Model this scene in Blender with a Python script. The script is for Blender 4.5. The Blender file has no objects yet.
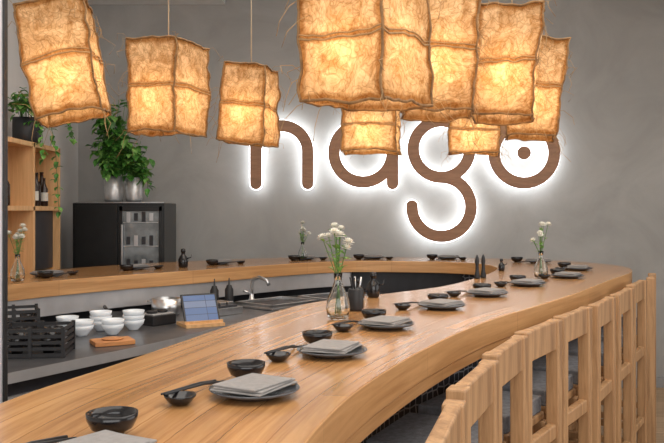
import bpy, bmesh, math, random
from mathutils import Vector, Matrix, noise
random.seed(7)
V=Vector
bpy.context.scene.view_settings.view_transform='Standard'
# ---------------- materials ----------------
def new_mat(name):
    m=bpy.data.materials.new(name); m.use_nodes=True
    nt=m.node_tree; nt.nodes.clear()
    out=nt.nodes.new('ShaderNodeOutputMaterial')
    return m,nt,out
def pbr(name,col,rough=.5,metal=0,noise_amt=.06,nscale=12,bump=0,trans=0,coat=0,ior=1.5,bscale=60):
    m,nt,out=new_mat(name); N=nt.nodes; L=nt.links
    b=N.new('ShaderNodeBsdfPrincipled'); L.new(b.outputs[0],out.inputs[0])
    b.inputs['Roughness'].default_value=rough; b.inputs['Metallic'].default_value=metal
    b.inputs['Transmission Weight'].default_value=trans; b.inputs['Coat Weight'].default_value=coat
    b.inputs['IOR'].default_value=ior
    tc=N.new('ShaderNodeTexCoord'); n=N.new('ShaderNodeTexNoise'); n.inputs['Scale'].default_value=nscale; n.inputs['Detail'].default_value=5
    L.new(tc.outputs['Object'],n.inputs['Vector'])
    r=N.new('ShaderNodeValToRGB'); e=r.color_ramp.elements
    e[0].position=.3; e[1].position=.7
    e[0].color=[max(0,c*(1-noise_amt)) for c in col]+[1]; e[1].color=[min(1,c*(1+noise_amt)) for c in col]+[1]
    L.new(n.outputs['Fac'],r.inputs[0]); L.new(r.outputs[0],b.inputs['Base Color'])
    if bump:
        n2=N.new('ShaderNodeTexNoise'); n2.inputs['Scale'].default_value=bscale; L.new(tc.outputs['Object'],n2.inputs['Vector'])
        bp=N.new('ShaderNodeBump'); bp.inputs['Strength'].default_value=bump; bp.inputs['Distance'].default_value=.01
        L.new(n2.outputs['Fac'],bp.inputs['Height']); L.new(bp.outputs[0],b.inputs['Normal'])
    return m
def wood(name,c1,c2,rough=.4,coord='Object',stretch=(30,30,2.5),brick=None,dark=.5,coat=0,var=(.66,.60,.55)):
    m,nt,out=new_mat(name); N=nt.nodes; L=nt.links
    b=N.new('ShaderNodeBsdfPrincipled'); L.new(b.outputs[0],out.inputs[0])
    b.inputs['Roughness'].default_value=rough; b.inputs['Coat Weight'].default_value=coat; b.inputs['Coat Roughness'].default_value=.15
    tc=N.new('ShaderNodeTexCoord'); mp=N.new('ShaderNodeMapping'); mp.inputs['Scale'].default_value=stretch
    L.new(tc.outputs[coord],mp.inputs[0])
    n=N.new('ShaderNodeTexNoise'); n.inputs['Scale'].default_value=1; n.inputs['Detail'].default_value=8; n.inputs['Roughness'].default_value=.65; n.inputs['Distortion'].default_value=.6
    L.new(mp.outputs[0],n.inputs['Vector'])
    r=N.new('ShaderNodeValToRGB'); e=r.color_ramp.elements
    e[0].position=.35; e[1].position=.62; e[0].color=(*c2,1); e[1].color=(*c1,1)
    L.new(n.outputs['Fac'],r.inputs[0]); last=r.outputs[0]
    if brick:
        bw,rh,ms=brick
        bt=N.new('ShaderNodeTexBrick'); bt.inputs['Scale'].default_value=1; bt.inputs['Brick Width'].default_value=bw
        bt.inputs['Row Height'].default_value=rh; bt.inputs['Mortar Size'].default_value=ms; bt.inputs['Mortar Smooth'].default_value=.2
        bt.inputs['Color1'].default_value=(1,1,1,1); bt.inputs['Color2'].default_value=(*var,1); bt.inputs['Mortar'].default_value=(dark,dark*.8,dark*.6,1)
        bt.offset=.37
        L.new(tc.outputs[coord],bt.inputs['Vector'])
        mx=N.new('ShaderNodeMixRGB'); mx.blend_type='MULTIPLY'; mx.inputs[0].default_value=1
        L.new(last,mx.inputs[1]); L.new(bt.outputs['Color'],mx.inputs[2]); last=mx.outputs[0]
    L.new(last,b.inputs['Base Color'])
    bp=N.new('ShaderNodeBump'); bp.inputs['Strength'].default_value=.08; bp.inputs['Distance'].default_value=.004
    L.new(n.outputs['Fac'],bp.inputs['Height']); L.new(bp.outputs[0],b.inputs['Normal'])
    return m
def emis(name,col,s):
    m,nt,out=new_mat(name); e=nt.nodes.new('ShaderNodeEmission'); e.inputs[0].default_value=(*col,1); e.inputs[1].default_value=s
    nt.links.new(e.outputs[0],out.inputs[0]); return m
def concrete(name,c1,c2):
    m,nt,out=new_mat(name); N=nt.nodes; L=nt.links
    b=N.new('ShaderNodeBsdfPrincipled'); L.new(b.outputs[0],out.inputs[0]); b.inputs['Roughness'].default_value=.8
    tc=N.new('ShaderNodeTexCoord')
    n=N.new('ShaderNodeTexNoise'); n.inputs['Scale'].default_value=1.6; n.inputs['Detail'].default_value=9; n.inputs['Roughness'].default_value=.62; n.inputs['Distortion'].default_value=.8
    L.new(tc.outputs['Object'],n.inputs['Vector'])
    r=N.new('ShaderNodeValToRGB'); e=r.color_ramp.elements; e[0].position=.3; e[1].position=.72; e[0].color=(*c1,1); e[1].color=(*c2,1)
    L.new(n.outputs['Fac'],r.inputs[0]); L.new(r.outputs[0],b.inputs['Base Color'])
    bp=N.new('ShaderNodeBump'); bp.inputs['Strength'].default_value=.15; bp.inputs['Distance'].default_value=.02
    L.new(n.outputs['Fac'],bp.inputs['Height']); L.new(bp.outputs[0],b.inputs['Normal'])
    return m
def paper(name):
    m,nt,out=new_mat(name); N=nt.nodes; L=nt.links
    tc=N.new('ShaderNodeTexCoord')
    n=N.new('ShaderNodeTexNoise'); n.inputs['Scale'].default_value=15; n.inputs['Detail'].default_value=10; n.inputs['Roughness'].default_value=.8; n.inputs['Distortion'].default_value=1.4
    L.new(tc.outputs['Object'],n.inputs['Vector'])
    r=N.new('ShaderNodeValToRGB'); e=r.color_ramp.elements; e[0].position=.38; e[1].position=.64
    e[0].color=(.48,.26,.10,1); e[1].color=(.90,.67,.41,1)
    L.new(n.outputs['Fac'],r.inputs[0])
    n1=N.new('ShaderNodeTexNoise'); n1.inputs['Scale'].default_value=9; n1.inputs['Detail'].default_value=3
    L.new(tc.outputs['Object'],n1.inputs['Vector'])
    mxv=N.new('ShaderNodeMixRGB'); mxv.inputs[0].default_value=.22; L.new(tc.outputs['Object'],mxv.inputs[1]); L.new(n1.outputs['Color'],mxv.inputs[2])
    vo=N.new('ShaderNodeTexVoronoi'); vo.feature='DISTANCE_TO_EDGE'; vo.inputs['Scale'].default_value=34
    L.new(mxv.outputs[0],vo.inputs['Vector'])
    r2=N.new('ShaderNodeValToRGB'); e=r2.color_ramp.elements; e[0].position=.0; e[1].position=.09; e[0].color=(.5,.4,.28,1); e[1].color=(1,1,1,1)
    L.new(vo.outputs['Distance'],r2.inputs[0])
    mu=N.new('ShaderNodeMixRGB'); mu.blend_type='MULTIPLY'; mu.inputs[0].default_value=.6
    L.new(r.outputs[0],mu.inputs[1]); L.new(r2.outputs[0],mu.inputs[2])
    sep=N.new('ShaderNodeSeparateXYZ'); L.new(tc.outputs['UV'],sep.inputs[0])
    nz=N.new('ShaderNodeMath'); nz.operation='MULTIPLY_ADD'; nz.inputs[1].default_value=.05; nz.inputs[2].default_value=-.025
    L.new(n1.outputs['Fac'],nz.inputs[0])
    def seam(sock,c,wd):
        a=N.new('ShaderNodeMath'); a.operation='ADD'; L.new(sock,a.inputs[0]); L.new(nz.outputs[0],a.inputs[1])
        s=N.new('ShaderNodeMath'); s.operation='SUBTRACT'; L.new(a.outputs[0],s.inputs[0]); s.inputs[1].default_value=c
        ab=N.new('ShaderNodeMath'); ab.operation='ABSOLUTE'; L.new(s.outputs[0],ab.inputs[0])
        d=N.new('ShaderNodeMapRange'); d.inputs['From Min'].default_value=wd*.45; d.inputs['From Max'].default_value=wd; L.new(ab.outputs[0],d.inputs['Value']); return d.outputs[0]
    cur=None
    for sk,c,wd in((sep.outputs[0],0,.075),(sep.outputs[0],1,.075),(sep.outputs[1],0,.07),(sep.outputs[1],1,.07),(sep.outputs[1],.5,.05)):
        o=seam(sk,c,wd)
        if cur is None: cur=o
        else:
            q=N.new('ShaderNodeMath'); q.operation='MINIMUM'; L.new(cur,q.inputs[0]); L.new(o,q.inputs[1]); cur=q.outputs[0]
    r3=N.new('ShaderNodeValToRGB'); e=r3.color_ramp.elements; e[0].color=(.58,.44,.30,1); e[1].color=(1,1,1,1); L.new(cur,r3.inputs[0])
    mu2=N.new('ShaderNodeMixRGB'); mu2.blend_type='MULTIPLY'; mu2.inputs[0].default_value=1
    L.new(mu.outputs[0],mu2.inputs[1]); L.new(r3.outputs[0],mu2.inputs[2])
    d=N.new('ShaderNodeBsdfDiffuse'); t=N.new('ShaderNodeBsdfTranslucent'); ms=N.new('ShaderNodeMixShader'); ms.inputs[0].default_value=.5
    L.new(mu2.outputs[0],d.inputs[0]); L.new(mu2.outputs[0],t.inputs[0])
    bp=N.new('ShaderNodeBump'); bp.inputs['Strength'].default_value=.7; bp.inputs['Distance'].default_value=.012
    L.new(n.outputs['Fac'],bp.inputs['Height']); L.new(bp.outputs[0],d.inputs['Normal'])
    L.new(d.outputs[0],ms.inputs[1]); L.new(t.outputs[0],ms.inputs[2]); L.new(ms.outputs[0],out.inputs[0])
    return m
def mesh_pattern(name):
    m,nt,out=new_mat(name); N=nt.nodes; L=nt.links
    b=N.new('ShaderNodeBsdfPrincipled'); L.new(b.outputs[0],out.inputs[0]); b.inputs['Roughness'].default_value=.7
    tc=N.new('ShaderNodeTexCoord'); vo=N.new('ShaderNodeTexVoronoi'); vo.feature='DISTANCE_TO_EDGE'; vo.inputs['Scale'].default_value=26; vo.inputs['Randomness'].default_value=.35
    L.new(tc.outputs['UV'],vo.inputs['Vector'])
    r=N.new('ShaderNodeValToRGB'); e=r.color_ramp.elements; e[0].position=.05; e[1].position=.09; e[0].color=(.30,.31,.34,1); e[1].color=(.02,.021,.028,1)
    L.new(vo.outputs['Distance'],r.inputs[0]); L.new(r.outputs[0],b.inputs['Base Color'])
    return m

M_top=wood('counter_oak_top',(.62,.335,.135),(.39,.185,.065),.24,'UV',(1.4,34,34),(1.1,.085,.0012),coat=.4,dark=.6,var=(.78,.73,.68))
M_fascia=wood('counter_oak_face',(.66,.38,.17),(.46,.235,.09),.35,'UV',(1.4,34,34),(.9,.2,.001),var=(.85,.82,.78))
M_stool=wood('stool_oak',(.48,.28,.135),(.25,.13,.055),.5)
M_shelfw=wood('shelf_birch',(.70,.43,.21),(.55,.31,.13),.5)
M_board=wood('board_wood',(.62,.28,.10),(.42,.17,.06),.5,'Object',(4,40,40))
M_floor=wood('floor_oak',(.60,.42,.26),(.44,.29,.17),.45,'Object',(3,30,30),(1.2,.14,.002),var=(.8,.78,.75))
M_sign=wood('sign_bronze_wood',(.36,.19,.105),(.26,.13,.07),.5,'Object',(6,6,40))
M_wall=concrete('wall_grey_plaster',(.32,.317,.305),(.44,.435,.42))
M_wallL=concrete('wall_left_plaster',(.56,.545,.53),(.66,.645,.63))
M_ceil=pbr('ceiling_white',(.75,.75,.74),.9)
M_frame=pbr('post_painted',(.6,.59,.62),.5)
M_glow=emis('sign_led',(.95,.97,1.0),7)
M_paper=paper('lantern_paper')
M_stick=pbr('lantern_stick',(.24,.13,.05),.8,0,.4,40)
M_fib=pbr('lantern_fibre',(.38,.24,.11),.9,0,.3,40)
M_cord=pbr('cord',(.5,.4,.28),.8)
M_black=pbr('black_glaze',(.010,.009,.010),.14,0,.2)
M_blackm=pbr('black_matte',(.015,.015,.017),.5,0,.3)
M_plate=pbr('plate_slate',(.055,.06,.07),.25,0,.25,60,coat=.3)
M_nap=pbr('napkin_grey',(.27,.255,.245),.85,0,.1,80,.2,bscale=400)
M_steel=pbr('brushed_steel',(.66,.67,.68),.28,1,.08,30)
M_steelb=pbr('steel_band',(.55,.55,.56),.42,.6,.08,10)
M_zinc=pbr('pot_metal',(.6,.6,.6),.4,.6,.15,25)
M_glass=pbr('clear_glass',(.95,.98,.97),.02,0,.0,trans=1,ior=1.45)
M_water=pbr('green_stem',(.10,.20,.05),.5,0,.3)
M_leaf=pbr('leaf_green',(.06,.20,.03),.42,0,.55,30)
M_leaf2=pbr('leaf_pale',(.17,.36,.08),.5,0,.4,30)
M_petal=pbr('petal_white',(.88,.86,.78),.6,0,.05)
M_porc=pbr('porcelain',(.74,.79,.84),.2,0,.04)
M_darkcab=pbr('dark_cabinet',(.025,.025,.03),.4,0,.2)
M_wtop=pbr('worktop_dark_steel',(.15,.15,.16),.3,.6,.2)
M_pattern=mesh_pattern('bar_front_mesh')
M_cush=pbr('seat_cushion',(.17,.175,.19),.9,0,.25,60,.3,bscale=300)
M_fr=pbr('fridge_black',(.010,.011,.012),.3,0,.2)
M_gl2=pbr('fridge_glass',(.20,.22,.23),.08,0,.5,9,coat=.5)
M_label=pbr('bottle_label',(.6,.58,.52),.6)
M_amber=pbr('bottle_dark_glass',(.03,.015,.01),.08)
M_soil=pbr('soil',(.03,.02,.015),.9,0,.4,80)
def screen(name):
    m,nt,out=new_mat(name); N=nt.nodes; L=nt.links
    b=N.new('ShaderNodeBsdfPrincipled'); L.new(b.outputs[0],out.inputs[0]); b.inputs['Roughness'].default_value=.15
    tc=N.new('ShaderNodeTexCoord'); br=N.new('ShaderNodeTexBrick'); br.inputs['Scale'].default_value=1; br.offset=0
    br.inputs['Brick Width'].default_value=.11; br.inputs['Row Height'].default_value=.034; br.inputs['Mortar Size'].default_value=.0015
    br.inputs['Color1'].default_value=(.035,.08,.2,1); br.inputs['Color2'].default_value=(.12,.15,.22,1); br.inputs['Mortar'].default_value=(.02,.03,.06,1)
    L.new(tc.outputs['UV'],br.inputs['Vector']); L.new(br.outputs[0],b.inputs['Base Color'])
    L.new(br.outputs[0],b.inputs['Emission Color']); b.inputs['Emission Strength'].default_value=.5
    return m
M_screen=screen('tablet_screen')

# ---------------- mesh builder ----------------
class MB:
    def __init__(s): s.bm=bmesh.new(); s.mats=[]; s.uv=s.bm.loops.layers.uv.new('UVMap')
    def mi(s,m):
        if m not in s.mats: s.mats.append(m)
        return s.mats.index(m)
    def add(s,vs,fs,mat,M=None,smooth=False,uvs=None,vuv=None):
        bv=[s.bm.verts.new((M@V(v)) if M else V(v)) for v in vs]; k=s.mi(mat)
        for j,f in enumerate(fs):
            try: fc=s.bm.faces.new([bv[i] for i in f])
            except ValueError: continue
            fc.material_index=k; fc.smooth=smooth
            for li,lp in enumerate(fc.loops):
                if uvs: lp[s.uv].uv=uvs[j][li]
                elif vuv: lp[s.uv].uv=vuv[f[li]]
                else:
                    v=vs[f[li]]; lp[s.uv].uv=(v[0]+v[1],v[2])
    def box(s,c,d,mat,M=None):
        x,y,z=c; a,b,e=d[0]/2,d[1]/2,d[2]/2
        vs=[(x+i*a,y+j*b,z+k*e) for i in(-1,1) for j in(-1,1) for k in(-1,1)]
        s.add(vs,[(0,1,3,2),(4,6,7,5),(0,4,5,1),(2,3,7,6),(0,2,6,4),(1,5,7,3)],mat,M)
    def lathe(s,prof,mat,loc=(0,0,0),seg=24,M=None,smooth=True,cap=True):
        vs=[];fs=[]; n=len(prof)
        for r,z in prof:
            for i in range(seg):
                a=2*math.pi*i/seg; vs.append((loc[0]+r*math.cos(a),loc[1]+r*math.sin(a),loc[2]+z))
        for k in range(n-1):
            for i in range(seg):
                j=(i+1)%seg; fs.append((k*seg+i,k*seg+j,(k+1)*seg+j,(k+1)*seg+i))
        if cap:
            fs.append(tuple(range(seg-1,-1,-1))); fs.append(tuple((n-1)*seg+i for i in range(seg)))
        s.add(vs,fs,mat,M,smooth)
    def tube(s,pts,r,mat,seg=6,M=None):
        pts=[V(p) for p in pts]; n=len(pts); vs=[];fs=[]
        rr=r if isinstance(r,(list,tuple)) else [r]*n
        ref=None
        for i,p in enumerate(pts):
            t=(pts[min(i+1,n-1)]-pts[max(i-1,0)]).normalized()
            if ref is None: ref=V((0,0,1)) if abs(t.z)<.9 else V((1,0,0))
            a=t.cross(ref)
            if a.length<1e-4: a=t.cross(V((0,1,.3)))
            a.normalize(); b=t.cross(a).normalized()
            for k in range(seg):
                w=2*math.pi*k/seg; vs.append(p+(a*math.cos(w)+b*math.sin(w))*rr[i])
        for i in range(n-1):
            for k in range(seg):
                j=(k+1)%seg; fs.append((i*seg+k,i*seg+j,(i+1)*seg+j,(i+1)*seg+k))
        fs.append(tuple(range(seg-1,-1,-1))); fs.append(tuple((n-1)*seg+i for i in range(seg)))
        s.add(vs,fs,mat,M,True)
    def finish(s,name,loc=(0,0,0),rz=0,bevel=0,norm=True,bseg=2):
        if norm: bmesh.ops.recalc_face_normals(s.bm,faces=s.bm.faces)
        me=bpy.data.meshes.new(name); s.bm.to_mesh(me); s.bm.free()
        for m in s.mats: me.materials.append(m)
        o=bpy.data.objects.new(name,me); bpy.context.scene.collection.objects.link(o)
        o.location=loc; o.rotation_euler=(0,0,rz)
        if bevel:
            b=o.modifiers.new('bevel','BEVEL'); b.width=bevel; b.segments=bseg; b.limit_method='ANGLE'; b.angle_limit=.7
        return o
def dup(o,loc,rz=0):
    c=o.copy(); c.location=loc; c.rotation_euler=(0,0,rz); bpy.context.scene.collection.objects.link(c); return c
def simple_box(name,c,d,mat,bevel=0):
    b=MB(); b.box((0,0,0),d,mat); return b.finish(name,c,0,bevel)
def catmull(P,n=8):
    P=[V(p) for p in P]; out=[]
    for i in range(len(P)-1):
        p0=P[max(i-1,0)];p1=P[i];p2=P[i+1];p3=P[min(i+2,len(P)-1)]
        for k in range(n):
            t=k/n
            out.append(.5*((2*p1)+(p2-p0)*t+(2*p0-5*p1+4*p2-p3)*t*t+(3*p1-p0-3*p2+p3)*t**3))
    out.append(P[-1]); return out
def strip(mb,A,B,z0,z1,mtop,mside):
    n=len(A); vs=[]
    u=[0]
    for i in range(1,n):
        u.append(u[-1]+(((A[i]+B[i])-(A[i-1]+B[i-1]))/2).length)
    for i in range(n):
        vs+= [(A[i].x,A[i].y,z1),(B[i].x,B[i].y,z1),(A[i].x,A[i].y,z0),(B[i].x,B[i].y,z0)]
    T=[];TU=[];S=[];SU=[]
    for i in range(n-1):
        a=4*i;b=4*i+4; W=.66
        T.append((a,a+1,b+1,b)); TU.append([(u[i],0),(u[i],W),(u[i+1],W),(u[i+1],0)])
        S.append((a+2,b+2,b+3,a+3)); SU.append([(u[i],0),(u[i+1],0),(u[i+1],W),(u[i],W)])
        S.append((a+1,a+3,b+3,b+1)); SU.append([(u[i],z1+.1),(u[i],z0+.1),(u[i+1],z0+.1),(u[i+1],z1+.1)])
        S.append((a,b,b+2,a+2)); SU.append([(u[i],z1+.1),(u[i+1],z1+.1),(u[i+1],z0+.1),(u[i],z0+.1)])
    S.append((0,2,3,1)); SU.append([(0,z1),(0,z0),(.6,z0),(.6,z1)])
    e=4*(n-1); S.append((e,e+1,e+3,e+2)); SU.append([(0,z1),(.6,z1),(.6,z0),(0,z0)])
    bv=[mb.bm.verts.new(v) for v in vs]
    for F,U,m in((T,TU,mtop),(S,SU,mside)):
        k=mb.mi(m)
        for f,q in zip(F,U):
            fc=mb.bm.faces.new([bv[i] for i in f]); fc.material_index=k
            for lp,w in zip(fc.loops,q): lp[mb.uv].uv=w

# ---------------- room ----------------
YW=6.46; XL=-2.05; XR=3.6; ZC=3.14
simple_box('floor',((XL+XR)/2,2.6,-.05),(XR-XL+.2,8,.1),M_floor)
simple_box('wall_back',((XL+XR)/2,YW+.05,ZC/2),(XR-XL+.2,.1,ZC),M_wall)
simple_box('wall_left',(XL-.05,2.53,ZC/2),(.1,7.86,ZC),M_wallL)
simple_box('wall_right',(XR+.05,2.53,ZC/2),(.1,7.86,ZC),M_wall)
simple_box('ceiling',((XL+XR)/2,2.6,ZC+.05),(XR-XL+.2,8,.1),M_ceil)
simple_box('baseboard_back',((XL+XR)/2,YW-.011,.04),(XR-XL,.02,.08),pbr('base_grey',(.3,.3,.3),.6))
simple_box('trim_1',(-1.45,YW-.10,3.11),(1.18,.18,.05),M_ceil)
b=MB(); b.box((0,0,ZC/2-.002),(.062,.06,ZC-.006),M_frame); b.box((.034,0,ZC/2),(.006,.03,ZC-.01),M_blackm)
b.finish('partition_post',(-1.035,2.45,0),0,.004)

# ---------------- counter ----------------
PI=[(-.75,.5),(-.68,1.0),(-.62,1.49),(-.50,1.89),(-.296,2.57),(-.085,3.1),(.19,3.4),(.50,3.75),(.72,4.15),(.92,4.62),(1.03,5.0),(1.0,5.35),(.80,5.55),(.45,5.64),(.13,5.65),(-.22,5.43),(-.79,4.8),(-1.25,4.3),(-1.56,3.84),(-1.66,3.5)]
PO=[(-.12,.5),(-.08,1.0),(0.,1.42),(.118,1.78),(.30,2.2),(.52,2.62),(.80,3.05),(1.08,3.5),(1.42,4.1),(1.74,4.65),(1.86,5.1),(1.73,5.55),(1.38,5.85),(.85,6.04),(.2,6.08),(-.45,5.98),(-1.05,5.6),(-1.55,5.05),(-1.72,4.5),(-1.755,3.7)]
A=catmull(PI); B=catmull(PO)
ZT=1.07
mb=MB(); strip(mb,A,B,ZT-.08,ZT,M_top,M_fascia)
A2=[a.lerp(b_,.93) for a,b_ in zip(A,B)]; B2=[a.lerp(b_,.995) for a,b_ in zip(A,B)]
strip(mb,A2,B2,ZT-.115,ZT-.0805,M_fascia,M_fascia)
def lr(i0,i1,t0,t1):
    return [A[i].lerp(B[i],t0) for i in range(i0,i1)],[A[i].lerp(B[i],t1) for i in range(i0,i1)]
a,b_=lr(0,12*8,.12,.5); strip(mb,a,b_,0,ZT-.081,M_darkcab,M_pattern)
a,b_=lr(12*8,len(A),.25,.75); strip(mb,a,b_,0,ZT-.081,M_darkcab,M_darkcab)
a,b_=lr(14*8,len(A),.03,.16); strip(mb,a,b_,ZT-.18,ZT-.081,M_steelb,M_steelb)
mb.finish('curved_bar_counter',bevel=.005,norm=False,bseg=3)

WF=[(-1.30,2.6),(-1.0,3.1),(-.72,3.6),(-.476,4.14),(-.1,4.75),(.3,5.1),(.65,5.2)]
WB=[(-1.70,3.3),(-1.64,3.6),(-1.58,3.88),(-1.27,4.33),(-.81,4.84),(-.23,5.46),(.3,5.66)]
wf=catmull(WF,4); wb=catmull(WB,4); ZW=.85
mb=MB(); strip(mb,wf,wb,ZW-.04,ZW,M_wtop,M_steelb)
a=[p.lerp(q,.06) for p,q in zip(wf,wb)]; c=[p.lerp(q,.9) for p,q in zip(wf,wb)]
strip(mb,a,c,0,ZW-.041,M_darkcab,M_darkcab)
for zz in(.74,.60,.42):
    a=[p.lerp(q,.03) for p,q in zip(wf,wb)]; c=[p.lerp(q,.07) for p,q in zip(wf,wb)]
    strip(mb,a,c,zz,zz+.014,M_steelb,M_steelb)
mb.finish('kitchen_workbench',norm=False)
mb=MB()
def basin(cx,cy,w,d,rz):
    M=Matrix.Translation((cx,cy,ZW+.002))@Matrix.Rotation(rz,4,'Z')
    mb.box((0,0,.006),(w,d,.012),M_steel,M)
    mb.box((0,0,.014),(w-.08,d-.08,.004),M_darkcab,M)
    for sx in(-1,1): mb.box((sx*(w/2-.02),0,.02),(.02,d-.02,.02),M_steel,M)
    for sy in(-1,1): mb.box((0,sy*(d/2-.02),.02),(w-.02,.02,.02),M_steel,M)
basin(-.33,4.85,.42,.34,.85)
basin(.02,5.15,.40,.32,.75)
mb.finish('steel_sink',bevel=.003)
mb=MB()
mb.lathe([(.025,0),(.025,.02),(.014,.03),(.012,.06)],M_steel)
mb.tube([(0,0,.05),(0,0,.12),(.01,-.01,.15),(.05,-.04,.165),(.10,-.08,.15),(.115,-.09,.12)],.011,M_steel,10)
mb.tube([(0,0,.06),(-.05,-.02,.08)],.007,M_steel,8)
mb.finish('kitchen_faucet',(-.50,4.98,ZW))
def tangent(x,y,C):
    p=V((x,y)); k=min(range(1,len(C)-1),key=lambda i:(C[i]-p).length)
    t=(C[k+1]-C[k-1]).normalized(); return math.atan2(t.y,t.x)
MID=[p.lerp(q,.6) for p,q in zip(A,B)]

# ---------------- place settings ----------------
def mk_plate():
    m=MB(); m.lathe([(.05,0),(.055,.004),(.082,.011),(.088,.015),(.087,.017),(.08,.013),(.054,.008),(.001,.008)],M_plate,seg=36); return m.finish('dinner_plate')
def mk_nap():
    m=MB()
    for i,(w,d,dx,r) in enumerate([(.140,.112,0,0),(.136,.106,.003,.05),(.126,.10,-.004,-.07)]):
        m.box((dx,0,.019+i*.004),(w,d,.0036),M_nap,Matrix.Rotation(r,4,'Z'))
    return m.finish('folded_napkin',bevel=.0015)
def mk_bowl():
    m=MB(); m.lathe([(.018,0),(.02,.005),(.033,.012),(.040,.026),(.041,.036),(.038,.036),(.036,.026),(.029,.015),(.001,.011)],M_black,seg=28); return m.finish('small_black_bowl')
def mk_dish():
    m=MB(); m.lathe([(.014,0),(.022,.006),(.029,.015),(.030,.019),(.027,.018),(.018,.009),(.001,.008)],M_black,seg=24); return m.finish('sauce_dish')
def mk_chop():
    m=MB()
    for s in(-1,1):
        m.tube([(-.135,s*.004,.021),(-.0,s*.006,.014),(.07,s*.010,.0042)],[.002,.0028,.0036],M_blackm,6)
    return m.finish('chopsticks')
pos=[(-.335,1.13),(-.15,1.55),(.0,1.98),(.165,2.44),(.40,2.92),(.65,3.35),(.93,3.80),(1.25,4.24),(1.47,4.78),(1.40,5.42),
     (.85,5.86),(.30,5.89),(-.20,5.80),(-.75,5.33),(-1.2,4.86),(-1.55,4.35)]
P=[mk_plate(),mk_nap(),mk_bowl(),mk_dish(),mk_chop()]
for i,(x,y) in enumerate(pos):
    r=tangent(x,y,MID)
    if i==0: r-=.35
    if i==1: r-=.08
    jit=random.uniform(-.12,.06)
    sc=1 if i<10 else .85
    def w(lx,ly): return (x+lx*math.cos(r)-ly*math.sin(r), y+lx*math.sin(r)+ly*math.cos(r), ZT+.0005)
    L=[(w(0,0),r),(w(.0,0),r+jit),(w(.125*sc,.085*sc),r),(w(-.115,.095*sc),r),(w(.0,.118*sc),r)]
    for k,(l,rz) in enumerate(L):
        if i==0: P[k].location=l; P[k].rotation_euler=(0,0,rz)
        else: dup(P[k],l,rz)

# ---------------- stools ----------------
def mk_stool():
    m=MB(); W=.37; h=1.05; D=.37
    for s in(-1,1):
        m.box((s*(W/2-.025),0,h/2),(.05,.045,h),M_stool)
        m.box((s*(W/2-.022),D,.345),(.044,.044,.69),M_stool)
        m.box((s*(W/2-.022),D/2,.25),(.03,D-.05,.035),M_stool)
        m.box((s*(W/2-.022),D/2,.67),(.036,D-.05,.05),M_stool)
    m.box((0,.0,h-.05),(W-.098,.032,.10),M_stool)
    m.box((0,0,.67),(W-.098,.03,.05),M_stool); m.box((0,D,.66),(W-.086,.03,.05),M_stool)
    m.box((0,D,.22),(W-.086,.03,.04),M_stool); m.box((0,0,.3),(W-.098,.03,.035),M_stool)
    m.box((0,D/2+.02,.708),(W-.004,D-.045,.028),M_stool)
    m.box((0,D/2+.02,.75),(W-.02,D-.06,.056),M_cush)
    return m.finish('bar_chair',bevel=.005)
st=mk_stool()
sp=[(.20,1.43),(.333,1.865),(.495,2.27),(.685,2.64),(.905,3.0),(1.135,3.36),(1.36,3.75),(1.60,4.20),(1.86,4.66)]
for i,(x,y) in enumerate(sp):
    r=tangent(x,y,B)
    if i==0: st.location=(x,y,0); st.rotation_euler=(0,0,r)
    else: dup(st,(x,y,0),r+random.uniform(-.02,.02))

# ---------------- sign ----------------
def stroke(mb,pts,w,y0,y1,mat,closed=False):
    pts=[V(p) for p in pts]; n=len(pts); vs=[];fs=[]
    for i,p in enumerate(pts):
        if closed: t=(pts[(i+1)%n]-pts[(i-1)%n])
        else: t=pts[min(i+1,n-1)]-pts[max(i-1,0)]
        t.normalize(); nn=V((-t.y,t.x))*w/2
        for q in(p+nn,p-nn):
            vs+=[(q.x,y0,q.y),(q.x,y1,q.y)]
    for i in range(n if closed else n-1):
        a=4*i; b=4*((i+1)%n)
        fs+=[(a,a+2,b+2,b),(a+1,b+1,b+3,a+3),(a,b,b+1,a+1),(a+2,a+3,b+3,b+2)]
    if not closed: fs+=[(0,1,3,2),(4*n-4,4*n-2,4*n-1,4*n-3)]
    mb.add(vs,fs,mat)
    if not closed:
        for p in(pts[0],pts[-1]):
            k=20; v=[];
            for yy in(y0+.0003,y1-.0003): v+=[(p.x+w/2*math.cos(2*math.pi*j/k),yy,p.y+w/2*math.sin(2*math.pi*j/k)) for j in range(k)]
            f=[tuple(range(k)),tuple(range(2*k-1,k-1,-1))]+[(j,(j+1)%k,k+(j+1)%k,k+j) for j in range(k)]
            mb.add(v,f,mat)
def arc(cx,cz,r,a0,a1,n=40): return [(cx+r*math.cos(math.radians(a0+(a1-a0)*i/n)),cz+r*math.sin(math.radians(a0+(a1-a0)*i/n))) for i in range(n+1)]
S=[]
zc=1.915
S.append(([(-.606,1.64),(-.606,2.08)],False))
S.append((arc(-.40,zc-.02,.206,168,0)+[(-.194,1.64)],False))
S.append((arc(.247,1.885,.232,0,360)[:-1],True))
S.append(([(.482,1.64),(.482,2.08)],False))
S.append((arc(.872,1.915,.225,0,360)[:-1],True))
S.append((arc(.872,1.455,.235,-182,88,60),False))
S.append((arc(1.53,1.885,.24,0,360)[:-1],True))
mb=MB()
for wdt,y0,y1,mat in((.094,YW-.095,YW-.080,M_sign),(.104,YW-.079,YW-.068,M_glow)):
    for ix,(p,c) in enumerate(S):
        o=.0009*(ix%4); stroke(mb,p,wdt,y0-o,y1-o*(1 if mat is M_glow else .2),mat,c)
    q=.055 if mat is M_sign else .062
    k=28; v=[]
    for yy in(y0,y1): v+=[(1.53+q*math.cos(2*math.pi*j/k),yy,1.885+q*math.sin(2*math.pi*j/k)) for j in range(k)]
    mb.add(v,[tuple(range(k)),tuple(range(2*k-1,k-1,-1))]+[(j,(j+1)%k,k+(j+1)%k,k+j) for j in range(k)],mat)
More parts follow.
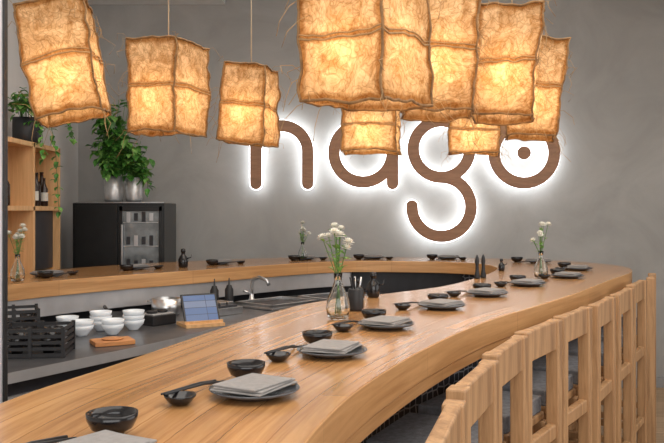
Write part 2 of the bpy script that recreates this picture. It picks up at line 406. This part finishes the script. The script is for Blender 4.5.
for x,z in((-.606,1.75),(-.194,1.75),(.482,1.75),(.015,1.885),(.647,1.915),(1.097,1.915),(.872,1.22),(1.29,1.885),(1.77,1.885),(1.53,1.885)):
    mb.tube([(x,YW-.07,z),(x,YW-.001,z)],.006,M_steel,8)
mb.finish('backlit_wall_sign',norm=True)

# ---------------- lanterns ----------------
def lantern(loc,w,d,h,yaw,roll,taper,seed,en):
    m=MB(); random.seed(seed)
    M=Matrix.Rotation(math.radians(roll),4,'Y')@Matrix.Rotation(math.radians(yaw),4,'Z')
    off=V((seed*3.1,seed*1.7,0))
    def pt(x,y,z):
        p=V((x,y,z)); v=(z/h+.5); s=1+taper*(v-.5)+.03*abs(math.sin(v*math.pi*2+seed))
        p=V((p.x*s,p.y*s,p.z+.03*h*math.sin(seed+x*9)))
        return p+noise.noise_vector(p*6+off)*.013+noise.noise_vector(p*24+off)*.009
    C=[(-w/2,-d/2),(w/2,-d/2),(w/2,d/2),(-w/2,d/2)]
    nu,nv=16,24
    for k in range(4):
        c0=C[k];c1=C[(k+1)%4]; vs=[];fs=[];uv=[]
        for j in range(nv+1):
            for i in range(nu+1):
                t=i/nu; vs.append(pt(c0[0]+(c1[0]-c0[0])*t,c0[1]+(c1[1]-c0[1])*t,-h/2+h*j/nv)); uv.append((t,j/nv))
        for j in range(nv):
            for i in range(nu):
                a=j*(nu+1)+i; fs.append((a,a+1,a+nu+2,a+nu+1))
        m.add(vs,fs,M_paper,M,True,vuv=uv)
        m.tube([pt(c0[0]*1.01,c0[1]*1.01,-h/2+h*j/nv) for j in range(nv+1)],.0038,M_stick,5,M)
        for zz,rd in((-h/2,.004),(h/2,.0045),(-h*.012,.0026),(h*.02,.002)):
            m.tube([pt((c0[0]+(c1[0]-c0[0])*i/nu)*1.015,(c0[1]+(c1[1]-c0[1])*i/nu)*1.015,zz) for i in range(nu+1)],rd,M_stick if abs(zz)>.1 else M_fib,5,M)
    for c0,c1 in((C[0],C[2]),(C[1],C[3])):
        m.tube([pt(c0[0],c0[1],h/2),V((0,0,h/2)),pt(c1[0],c1[1],h/2)],.004,M_stick,5,M)
    for q in range(40):
        k=random.randrange(4); c0=C[k];c1=C[(k+1)%4]; t=random.choice([0,1,random.random()]); z=random.uniform(-h/2,h/2)
        if random.random()<.4: z=random.choice([-h/2,h/2])
        p=pt(c0[0]+(c1[0]-c0[0])*t,c0[1]+(c1[1]-c0[1])*t,z)
        dr=V((p.x,p.y,0)).normalized()*random.uniform(.01,.045)+V((0,0,random.uniform(-.05,.03)))
        pts=[p,p+dr*.6+V((0,0,.006)),p+dr*1.3+V((random.uniform(-.02,.02),random.uniform(-.02,.02),-.01)),p+dr*1.5+V((random.uniform(-.02,.02),0,-.04))]
        m.tube(pts,.0009,M_fib,4,M)
    top=M@V((0,0,h/2))
    m.tube([top,top+V((0,0,ZC-.002-loc[2]-top.z))],.0028,M_cord,6)
    ct=M@V((0,0,h*.14)); m.tube([top,ct],.002,M_cord,5)
    m.tube([ct,ct-V((0,0,.045))],.016,M_blackm,10)
    o=m.finish('paper_pendant_lantern',loc,norm=False)
    ld=bpy.data.lights.new('lantern_bulb','POINT'); ld.energy=en; ld.color=(1,.72,.42); ld.shadow_soft_size=.03
    lo=bpy.data.objects.new('bulb',ld); bpy.context.scene.collection.objects.link(lo); lo.parent=o; lo.location=M@V((0,-.02,-h*.14))
LN=[((-.97,2.9,1.956),.225,.235,.40,8,-10,.04,1,2.0),
((-.715,3.5,1.955),.235,.25,.39,-24,0,.05,2,2.0),
((-.40,3.9,1.937),.215,.225,.37,-14,2,-.12,3,1.9),
((.085,2.1,1.878),.245,.25,.33,-32,-2,.0,4,1.9),
((.35,2.6,1.949),.225,.23,.39,-8,3,.05,5,1.9),
((.635,2.9,1.957),.205,.22,.39,-14,5,.05,6,1.9),
((.885,3.5,1.946),.21,.22,.41,-12,6,.08,7,1.9),
((.224,4.6,1.907),.30,.26,.30,-10,0,.0,8,2.8),
((.852,4.8,1.90),.28,.26,.27,-10,0,.0,9,2.8)]
for l in LN: lantern(*l)

# ---------------- flowers in vases ----------------
def leaf(m,p,d,ln,wd,mat):
    d=V(d).normalized(); sd=d.cross(V((0,0,1)))
    if sd.length<.01: sd=V((1,0,0))
    sd=sd.normalized(); up=sd.cross(d)
    vs=[p,p+d*ln*.3+sd*wd+up*wd*.25,p+d*ln*.65+sd*wd*.8+up*wd*.2,p+d*ln-up*wd*.4,p+d*ln*.65-sd*wd*.8+up*wd*.2,p+d*ln*.3-sd*wd+up*wd*.25,p+d*ln*.5]
    m.add(vs,[(0,1,6),(1,2,6),(2,3,6),(3,4,6),(4,5,6),(5,0,6)],mat,None,False)
def vase(loc,sc,seed,nf=7):
    random.seed(seed); m=MB()
    m.lathe([(.022,0),(.034,.008),(.038,.035),(.034,.065),(.018,.10),(.012,.12),(.014,.145),(.012,.145),(.0105,.12),(.016,.10),(.031,.065),(.035,.035),(.031,.011),(.001,.008)],M_glass,seg=24,cap=False)
    for i in range(nf):
        a=2*math.pi*i/nf+random.uniform(-.4,.4); R=random.uniform(.01,.05); H=random.uniform(.20,.31)
        e=V((R*math.cos(a),R*math.sin(a),H))
        m.tube([(.01*math.cos(a+3),.01*math.sin(a+3),.014),(0,0,.12),e*.75+V((0,0,.03)),e],.0015,M_water,5)
        for q in range(4):
            f=V((0,0,.13)).lerp(e,random.uniform(.1,.9)); d=V((random.uniform(-1,1),random.uniform(-1,1),random.uniform(0,.8))).normalized()
            leaf(m,f,d,.03,.007,M_leaf2)
        nrm=(e-V((0,0,.12))).normalized()
        Rm=nrm.to_track_quat('Z','Y').to_matrix().to_4x4(); Mx=Matrix.Translation(e)@Rm
        s=random.uniform(.014,.024)
        for ring,(tilt,ln,cnt) in enumerate(((-.2,.9,12),(.2,1,13),(.65,.9,11),(1.1,.75,8))):
            for k in range(cnt):
                w=2*math.pi*k/cnt+ring*.3; dv=V((math.cos(w)*math.cos(tilt),math.sin(w)*math.cos(tilt),math.sin(tilt)))
                sd=V((-math.sin(w),math.cos(w),0))*s*.25; p1=dv*s*ln
                m.add([V((0,0,0)),p1*.6+sd,p1+V((0,0,s*.1)),p1*.6-sd],[(0,1,2,3)],M_petal,Mx)
    o=m.finish('flower_vase',loc,norm=False); o.scale=(sc,)*3
vase((.02,2.64,ZT),1.05,3,9)
vase((1.107,4.24,ZT),.98,5,8)
vase((-.21,5.72,ZT),.9,8,8)
vase((-1.58,4.02,ZT),.95,12,8)

m=MB(); m.lathe([(.026,0),(.028,.01),(.028,.075),(.025,.08),(.022,.078),(.001,.07)],M_blackm)
for a in(.2,1.7,3.1,4.4): m.tube([(.01*math.cos(a),.01*math.sin(a),.06),(.02*math.cos(a),.02*math.sin(a),.12)],[.002,.004],M_steel if a<2 else M_blackm,6)
m.finish('cutlery_jar',(.085,2.86,ZT))
def bottle(name,loc,s=1,mat=M_black):
    m=MB(); m.lathe([(.022,0),(.026,.008),(.027,.045),(.02,.06),(.011,.07),(.010,.08),(.014,.085),(.012,.10),(.004,.104)],mat,seg=20)
    m.tube([(.022,0,.05),(.042,0,.055),(.045,0,.07)],[.004,.003,.002],mat,6)
    o=m.finish(name,loc); o.scale=(s,s,s)
bottle('soy_sauce_bottle',(.17,3.30,ZT+.0005)); bottle('soy_sauce_bottle',(.11,3.22,ZT+.0005),.8)
bottle('soy_sauce_bottle',(-.93,5.0,ZT+.0005),1.15); bottle('soy_sauce_bottle',(1.0,4.72,ZT+.0005),.7)
def mill(loc):
    m=MB(); m.lathe([(.015,0),(.016,.01),(.010,.04),(.008,.07),(.012,.09),(.009,.11),(.003,.125)],M_blackm,seg=16); m.finish('pepper_mill',loc)
mill((.76,4.19,ZT)); mill((.80,4.23,ZT))

# ---------------- kitchen things ----------------
def stack(loc,nb,r):
    m=MB()
    for i in range(nb):
        z=i*.022
        m.lathe([(r*.45,z),(r*.5,z+.006),(r*.9,z+.03),(r,z+.05),(r*.95,z+.05),(r*.85,z+.032),(r*.4,z+.012),(.001,z+.010)],M_porc,seg=26)
    m.finish('stacked_bowls',loc)
for i,(x,y,nb) in enumerate([(-1.15,3.68,2),(-1.02,3.72,2),(-1.11,3.84,3),(-.96,3.87,3),(-1.26,3.81,2)]): stack((x,y,ZW+.001),nb,.053)
def crate(loc,rz,w=.27,d=.24,h=.13):
    m=MB()
    for i in range(5):
        z=.012+i*(h-.024)/4
        for s in(-1,1):
            m.box((0,s*d/2,z),(w,.008,.013),M_blackm); m.box((s*w/2,0,z),(.008,d,.013),M_blackm)
    for sx in(-1,0,1):
        for sy in(-1,1): m.box((sx*w/2,sy*d/2,h/2),(.014,.014,h),M_blackm)
    m.box((0,0,.006),(w,d,.012),M_blackm)
    for i in range(4): m.lathe([(.02,.013),(.03,.05),(.034,.1),(.03,.1),(.001,.03)],M_black,((i%2-.5)*.12,(i//2-.5)*.11,0),14)
    m.finish('black_storage_crate',loc,rz)
crate((-1.19,3.22,ZW+.001),.12,.25,.2,.12)
crate((-1.44,3.62,ZW+.001),.4,.2,.2,.14)
m=MB(); m.box((0,0,.01),(.17,.12,.02),M_board); m.lathe([(.001,.02),(.045,.021),(.048,.026),(.001,.024)],M_board,seg=20,cap=False); m.finish('cutting_board',(-.95,3.46,ZW+.001),.5,.003)
m=MB(); m.lathe([(.07,0),(.085,.008),(.09,.04),(.087,.04),(.08,.01),(.001,.006)],M_blackm); m.tube([(.08,0,.035),(.15,-.01,.05),(.20,-.02,.055)],[.008,.009,.01],M_blackm,8); m.finish('frying_pan',(-1.13,4.16,ZW+.001),2.2)
m=MB(); m.lathe([(.07,0),(.08,.01),(.08,.09),(.076,.09),(.075,.012),(.001,.01)],M_steel)
for q in(-1,1): m.tube([(q*.08,-.02,.07),(q*.1,-.015,.075),(q*.1,.015,.075),(q*.08,.02,.07)],.004,M_steel,6)
m.finish('steel_pot',(-.92,4.44,ZW+.001))
m=MB(); m.box((0,0,.02),(.28,.18,.04),M_steel); m.box((0,0,.045),(.24,.14,.012),M_darkcab)
for i in range(4): m.box((-.08+i*.054,0,.058),(.04,.11,.02),M_steel)
m.finish('steel_tray',(-.66,4.44,ZW+.001),.85,.003)
m=MB(); m.box((0,0,.025),(.15,.12,.05),M_blackm); m.box((0,0,.053),(.13,.10,.008),M_steelb)
for q in(-1,1): m.lathe([(.028,0),(.03,.012),(.02,.014)],M_blackm,(q*.032,0,.057),18)
m.finish('portable_hob',(-.89,4.07,ZW+.001),.9,.004)
def squeeze(loc,mat):
    m=MB(); m.lathe([(.024,0),(.026,.006),(.026,.10),(.018,.115),(.016,.125),(.006,.13),(.003,.17)],mat,seg=18); m.finish('squeeze_bottle',loc)
squeeze((-.62,4.82,ZW+.001),M_blackm); squeeze((-.70,4.76,ZW+.001),M_blackm)
m=MB(); T=Matrix.Translation((0,-.03,.018))@Matrix.Rotation(math.radians(-28),4,'X')
m.box((0,0,.075),(.185,.008,.155),M_blackm,T)
m.add([(-.084,-.0045,.006),(.084,-.0045,.006),(.084,-.0045,.144),(-.084,-.0045,.144)],[(0,1,2,3)],M_screen,T,uvs=[[(0,0),(.16,0),(.16,.13),(0,.13)]])
m.box((0,.0,.008),(.20,.16,.016),M_shelfw); m.box((0,-.045,.022),(.20,.012,.014),M_shelfw)
m.box((0,.045,.055),(.05,.012,.08),M_shelfw)
m.finish('tablet_on_stand',(-.66,4.02,ZW+.001),.5,norm=False)

# ---------------- fridge ----------------
m=MB(); W=.66;D=.44;Hh=.80
m.box((0,0,Hh/2),(W,D,Hh),M_fr)
m.box((-W/4+.01,-D/2-.012,Hh/2),(W/2-.03,.022,Hh-.04),M_fr)
x0=W/4
m.box((x0,-D/2-.008,Hh/2),(W/2-.06,.014,Hh-.10),M_gl2)
for s in(-1,1):
    m.box((x0+s*(W/4-.02),-D/2-.013,Hh/2),(.028,.026,Hh-.04),M_fr); m.box((x0,-D/2-.013,Hh/2+s*(Hh/2-.04)),(W/2-.02,.026,.035),M_fr)
m.box((x0-.13,-D/2-.035,Hh*.62),(.012,.018,.3),M_steel)
for i in range(4):
    z=.15+i*.17; m.box((x0,-D/2-.017,z),(W/2-.08,.004,.006),M_steel)
    for k in range(4): m.box((x0-.09+k*.055,-D/2-.0165,z+.04),(.028,.003,.055+.02*((k*7+i)%2)),M_steelb if (k+i)%3==0 else M_darkcab)
m.box((0,-D/2+.03,Hh+.004),(W-.02,.02,.008),M_steel)
m.finish('bar_fridge',(-1.54,5.99,.68),0,.006)
simple_box('fridge_base_cabinet',(-1.54,5.99,.34),(.7,.46,.678),M_darkcab,.004)

# ---------------- wall shelf ----------------
m=MB()
for z in(.7,1.03,1.44,1.825): m.box((0,0,z),(.24,.92,.028),M_shelfw)
for y in(-.45,.0,.45): m.box((0,y,.92),(.24,.026,1.84),M_shelfw)
m.box((-.112,0,.92),(.012,.9,1.8),M_shelfw)
m.box((.06,.22,1.24),(.05,.40,.37),M_darkcab)
m.box((0,0,.35),(.22,.9,.68),M_shelfw)
m.finish('wooden_shelf_unit',(-1.92,4.84,0),0,.002)
def wine(loc,h,lab=True):
    m=MB(); r=h*.14
    m.lathe([(r*.9,0),(r,h*.03),(r,h*.6),(r*.4,h*.76),(r*.35,h*.96),(r*.42,h*.97),(r*.4,h)],M_amber,seg=16)
    if lab: m.lathe([(r*1.02,h*.18),(r*1.02,h*.48)],M_label,seg=16,cap=False)
    m.finish('liquor_bottle',loc,norm=False)
for x,y,h,l in((-1.84,4.94,.19,True),(-1.86,5.03,.21,False),(-1.84,5.11,.18,True),(-1.88,5.18,.22,True),(-1.86,4.55,.2,False)): wine((x,y,1.455),h,l)

# ---------------- plants ----------------
def plant(name,loc,pr,ph,potmat,cloud,nleaf,lsz,vines,seed):
    random.seed(seed); m=MB()
    m.lathe([(pr*.82,0),(pr,ph*.1),(pr,ph),(pr*.93,ph),(pr*.9,ph*.9),(.001,ph*.88)],potmat,seg=24)
    m.lathe([(.001,ph*.89),(pr*.9,ph*.9)],M_soil,seg=20,cap=False)
    (rx,ry,hz)=cloud
    for i in range(nleaf//6):
        a=random.uniform(0,6.28); rr=random.random()**.5; H=ph+hz*random.random()
        e=V((rx*rr*math.cos(a),ry*rr*math.sin(a),H))
        s=V((pr*.4*math.cos(a),pr*.4*math.sin(a),ph*.9))
        mid=s.lerp(e,.5)+V((0,0,.05))
        m.tube([s,mid,e],.002,M_water,4)
        for q in range(6):
            t=random.uniform(.3,1); p=(s.lerp(mid,t*2) if t<.5 else mid.lerp(e,t*2-1))+V([random.uniform(-.03,.03) for _ in range(3)])
            leaf(m,p,(random.uniform(-1,1),random.uniform(-1,.5),random.uniform(-.9,.3)),random.uniform(.7,1.2)*lsz,lsz*.38,M_leaf if random.random()<.65 else M_leaf2)
    for vn in vines:
        pts=catmull([V(p) for p in vn],6); m.tube(pts,.002,M_water,4)
        for p in pts[2:]:
            for q in range(2): leaf(m,p,(random.uniform(-1,1),random.uniform(-1,.3),random.uniform(-1,.1)),lsz*random.uniform(.5,.9),lsz*.26,M_leaf if random.random()<.6 else M_leaf2)
    m.finish(name,loc,norm=False)
plant('potted_pothos',(-1.62,5.93,1.489),.068,.19,M_zinc,(.15,.12,.58),330,.09,[[(.0,-.05,.3),(.0,-.12,.35),(.0,-.15,.2)]],21)
plant('potted_pothos',(-1.46,5.9,1.489),.06,.18,M_zinc,(.11,.12,.30),150,.08,[[(.02,-.02,.2),(.10,-.06,.24),(.12,-.08,.1)]],22)
plant('trailing_potted_plant',(-1.90,4.98,1.842),.085,.16,M_blackm,(.12,.12,.18),90,.06,
  [[(.03,0,.14),(.12,-.02,.2),(.17,0,.02),(.18,.02,-.18),(.20,.0,-.42)],[(.02,.05,.14),(.12,.05,.24),(.24,.05,.16),(.27,.05,.02)],[(.0,-.05,.14),(.12,-.1,.1),(.14,-.1,-.1)]],23)

# ---------------- lights ----------------
def area(name,loc,rot,sx,sy,en,col):
    l=bpy.data.lights.new(name,'AREA'); l.shape='RECTANGLE'; l.size=sx; l.size_y=sy; l.energy=en; l.color=col
    o=bpy.data.objects.new(name,l); bpy.context.scene.collection.objects.link(o); o.location=loc; o.rotation_euler=rot
area('overhead_fill_light',(.6,2.6,ZC-.03),(0,0,0),3.6,4.2,104,(1,.96,.90))  # added unseen overhead soft light to brighten the room, not a fixture
area('window_daylight',(0.4,-1.1,1.9),(math.radians(82),0,0),3.6,1.8,60,(1,.98,.96))
area('side_area_light',(3.4,2.6,1.8),(0,math.radians(90),0),1.8,3.4,30,(.97,.98,1))  # unseen area light off-frame right, in front of the solid wall
w=bpy.data.worlds.new('world'); bpy.context.scene.world=w; w.use_nodes=True
w.node_tree.nodes['Background'].inputs[0].default_value=(1,.98,.96,1); w.node_tree.nodes['Background'].inputs[1].default_value=.6

# ---------------- camera ----------------
c=bpy.data.cameras.new('camera'); c.sensor_width=36; c.lens=43.37; c.shift_y=-.0173; c.clip_start=.02
co=bpy.data.objects.new('camera',c); bpy.context.scene.collection.objects.link(co); co.location=(0,0,1.43); co.rotation_euler=(math.radians(90),0,0)
bpy.context.scene.camera=co
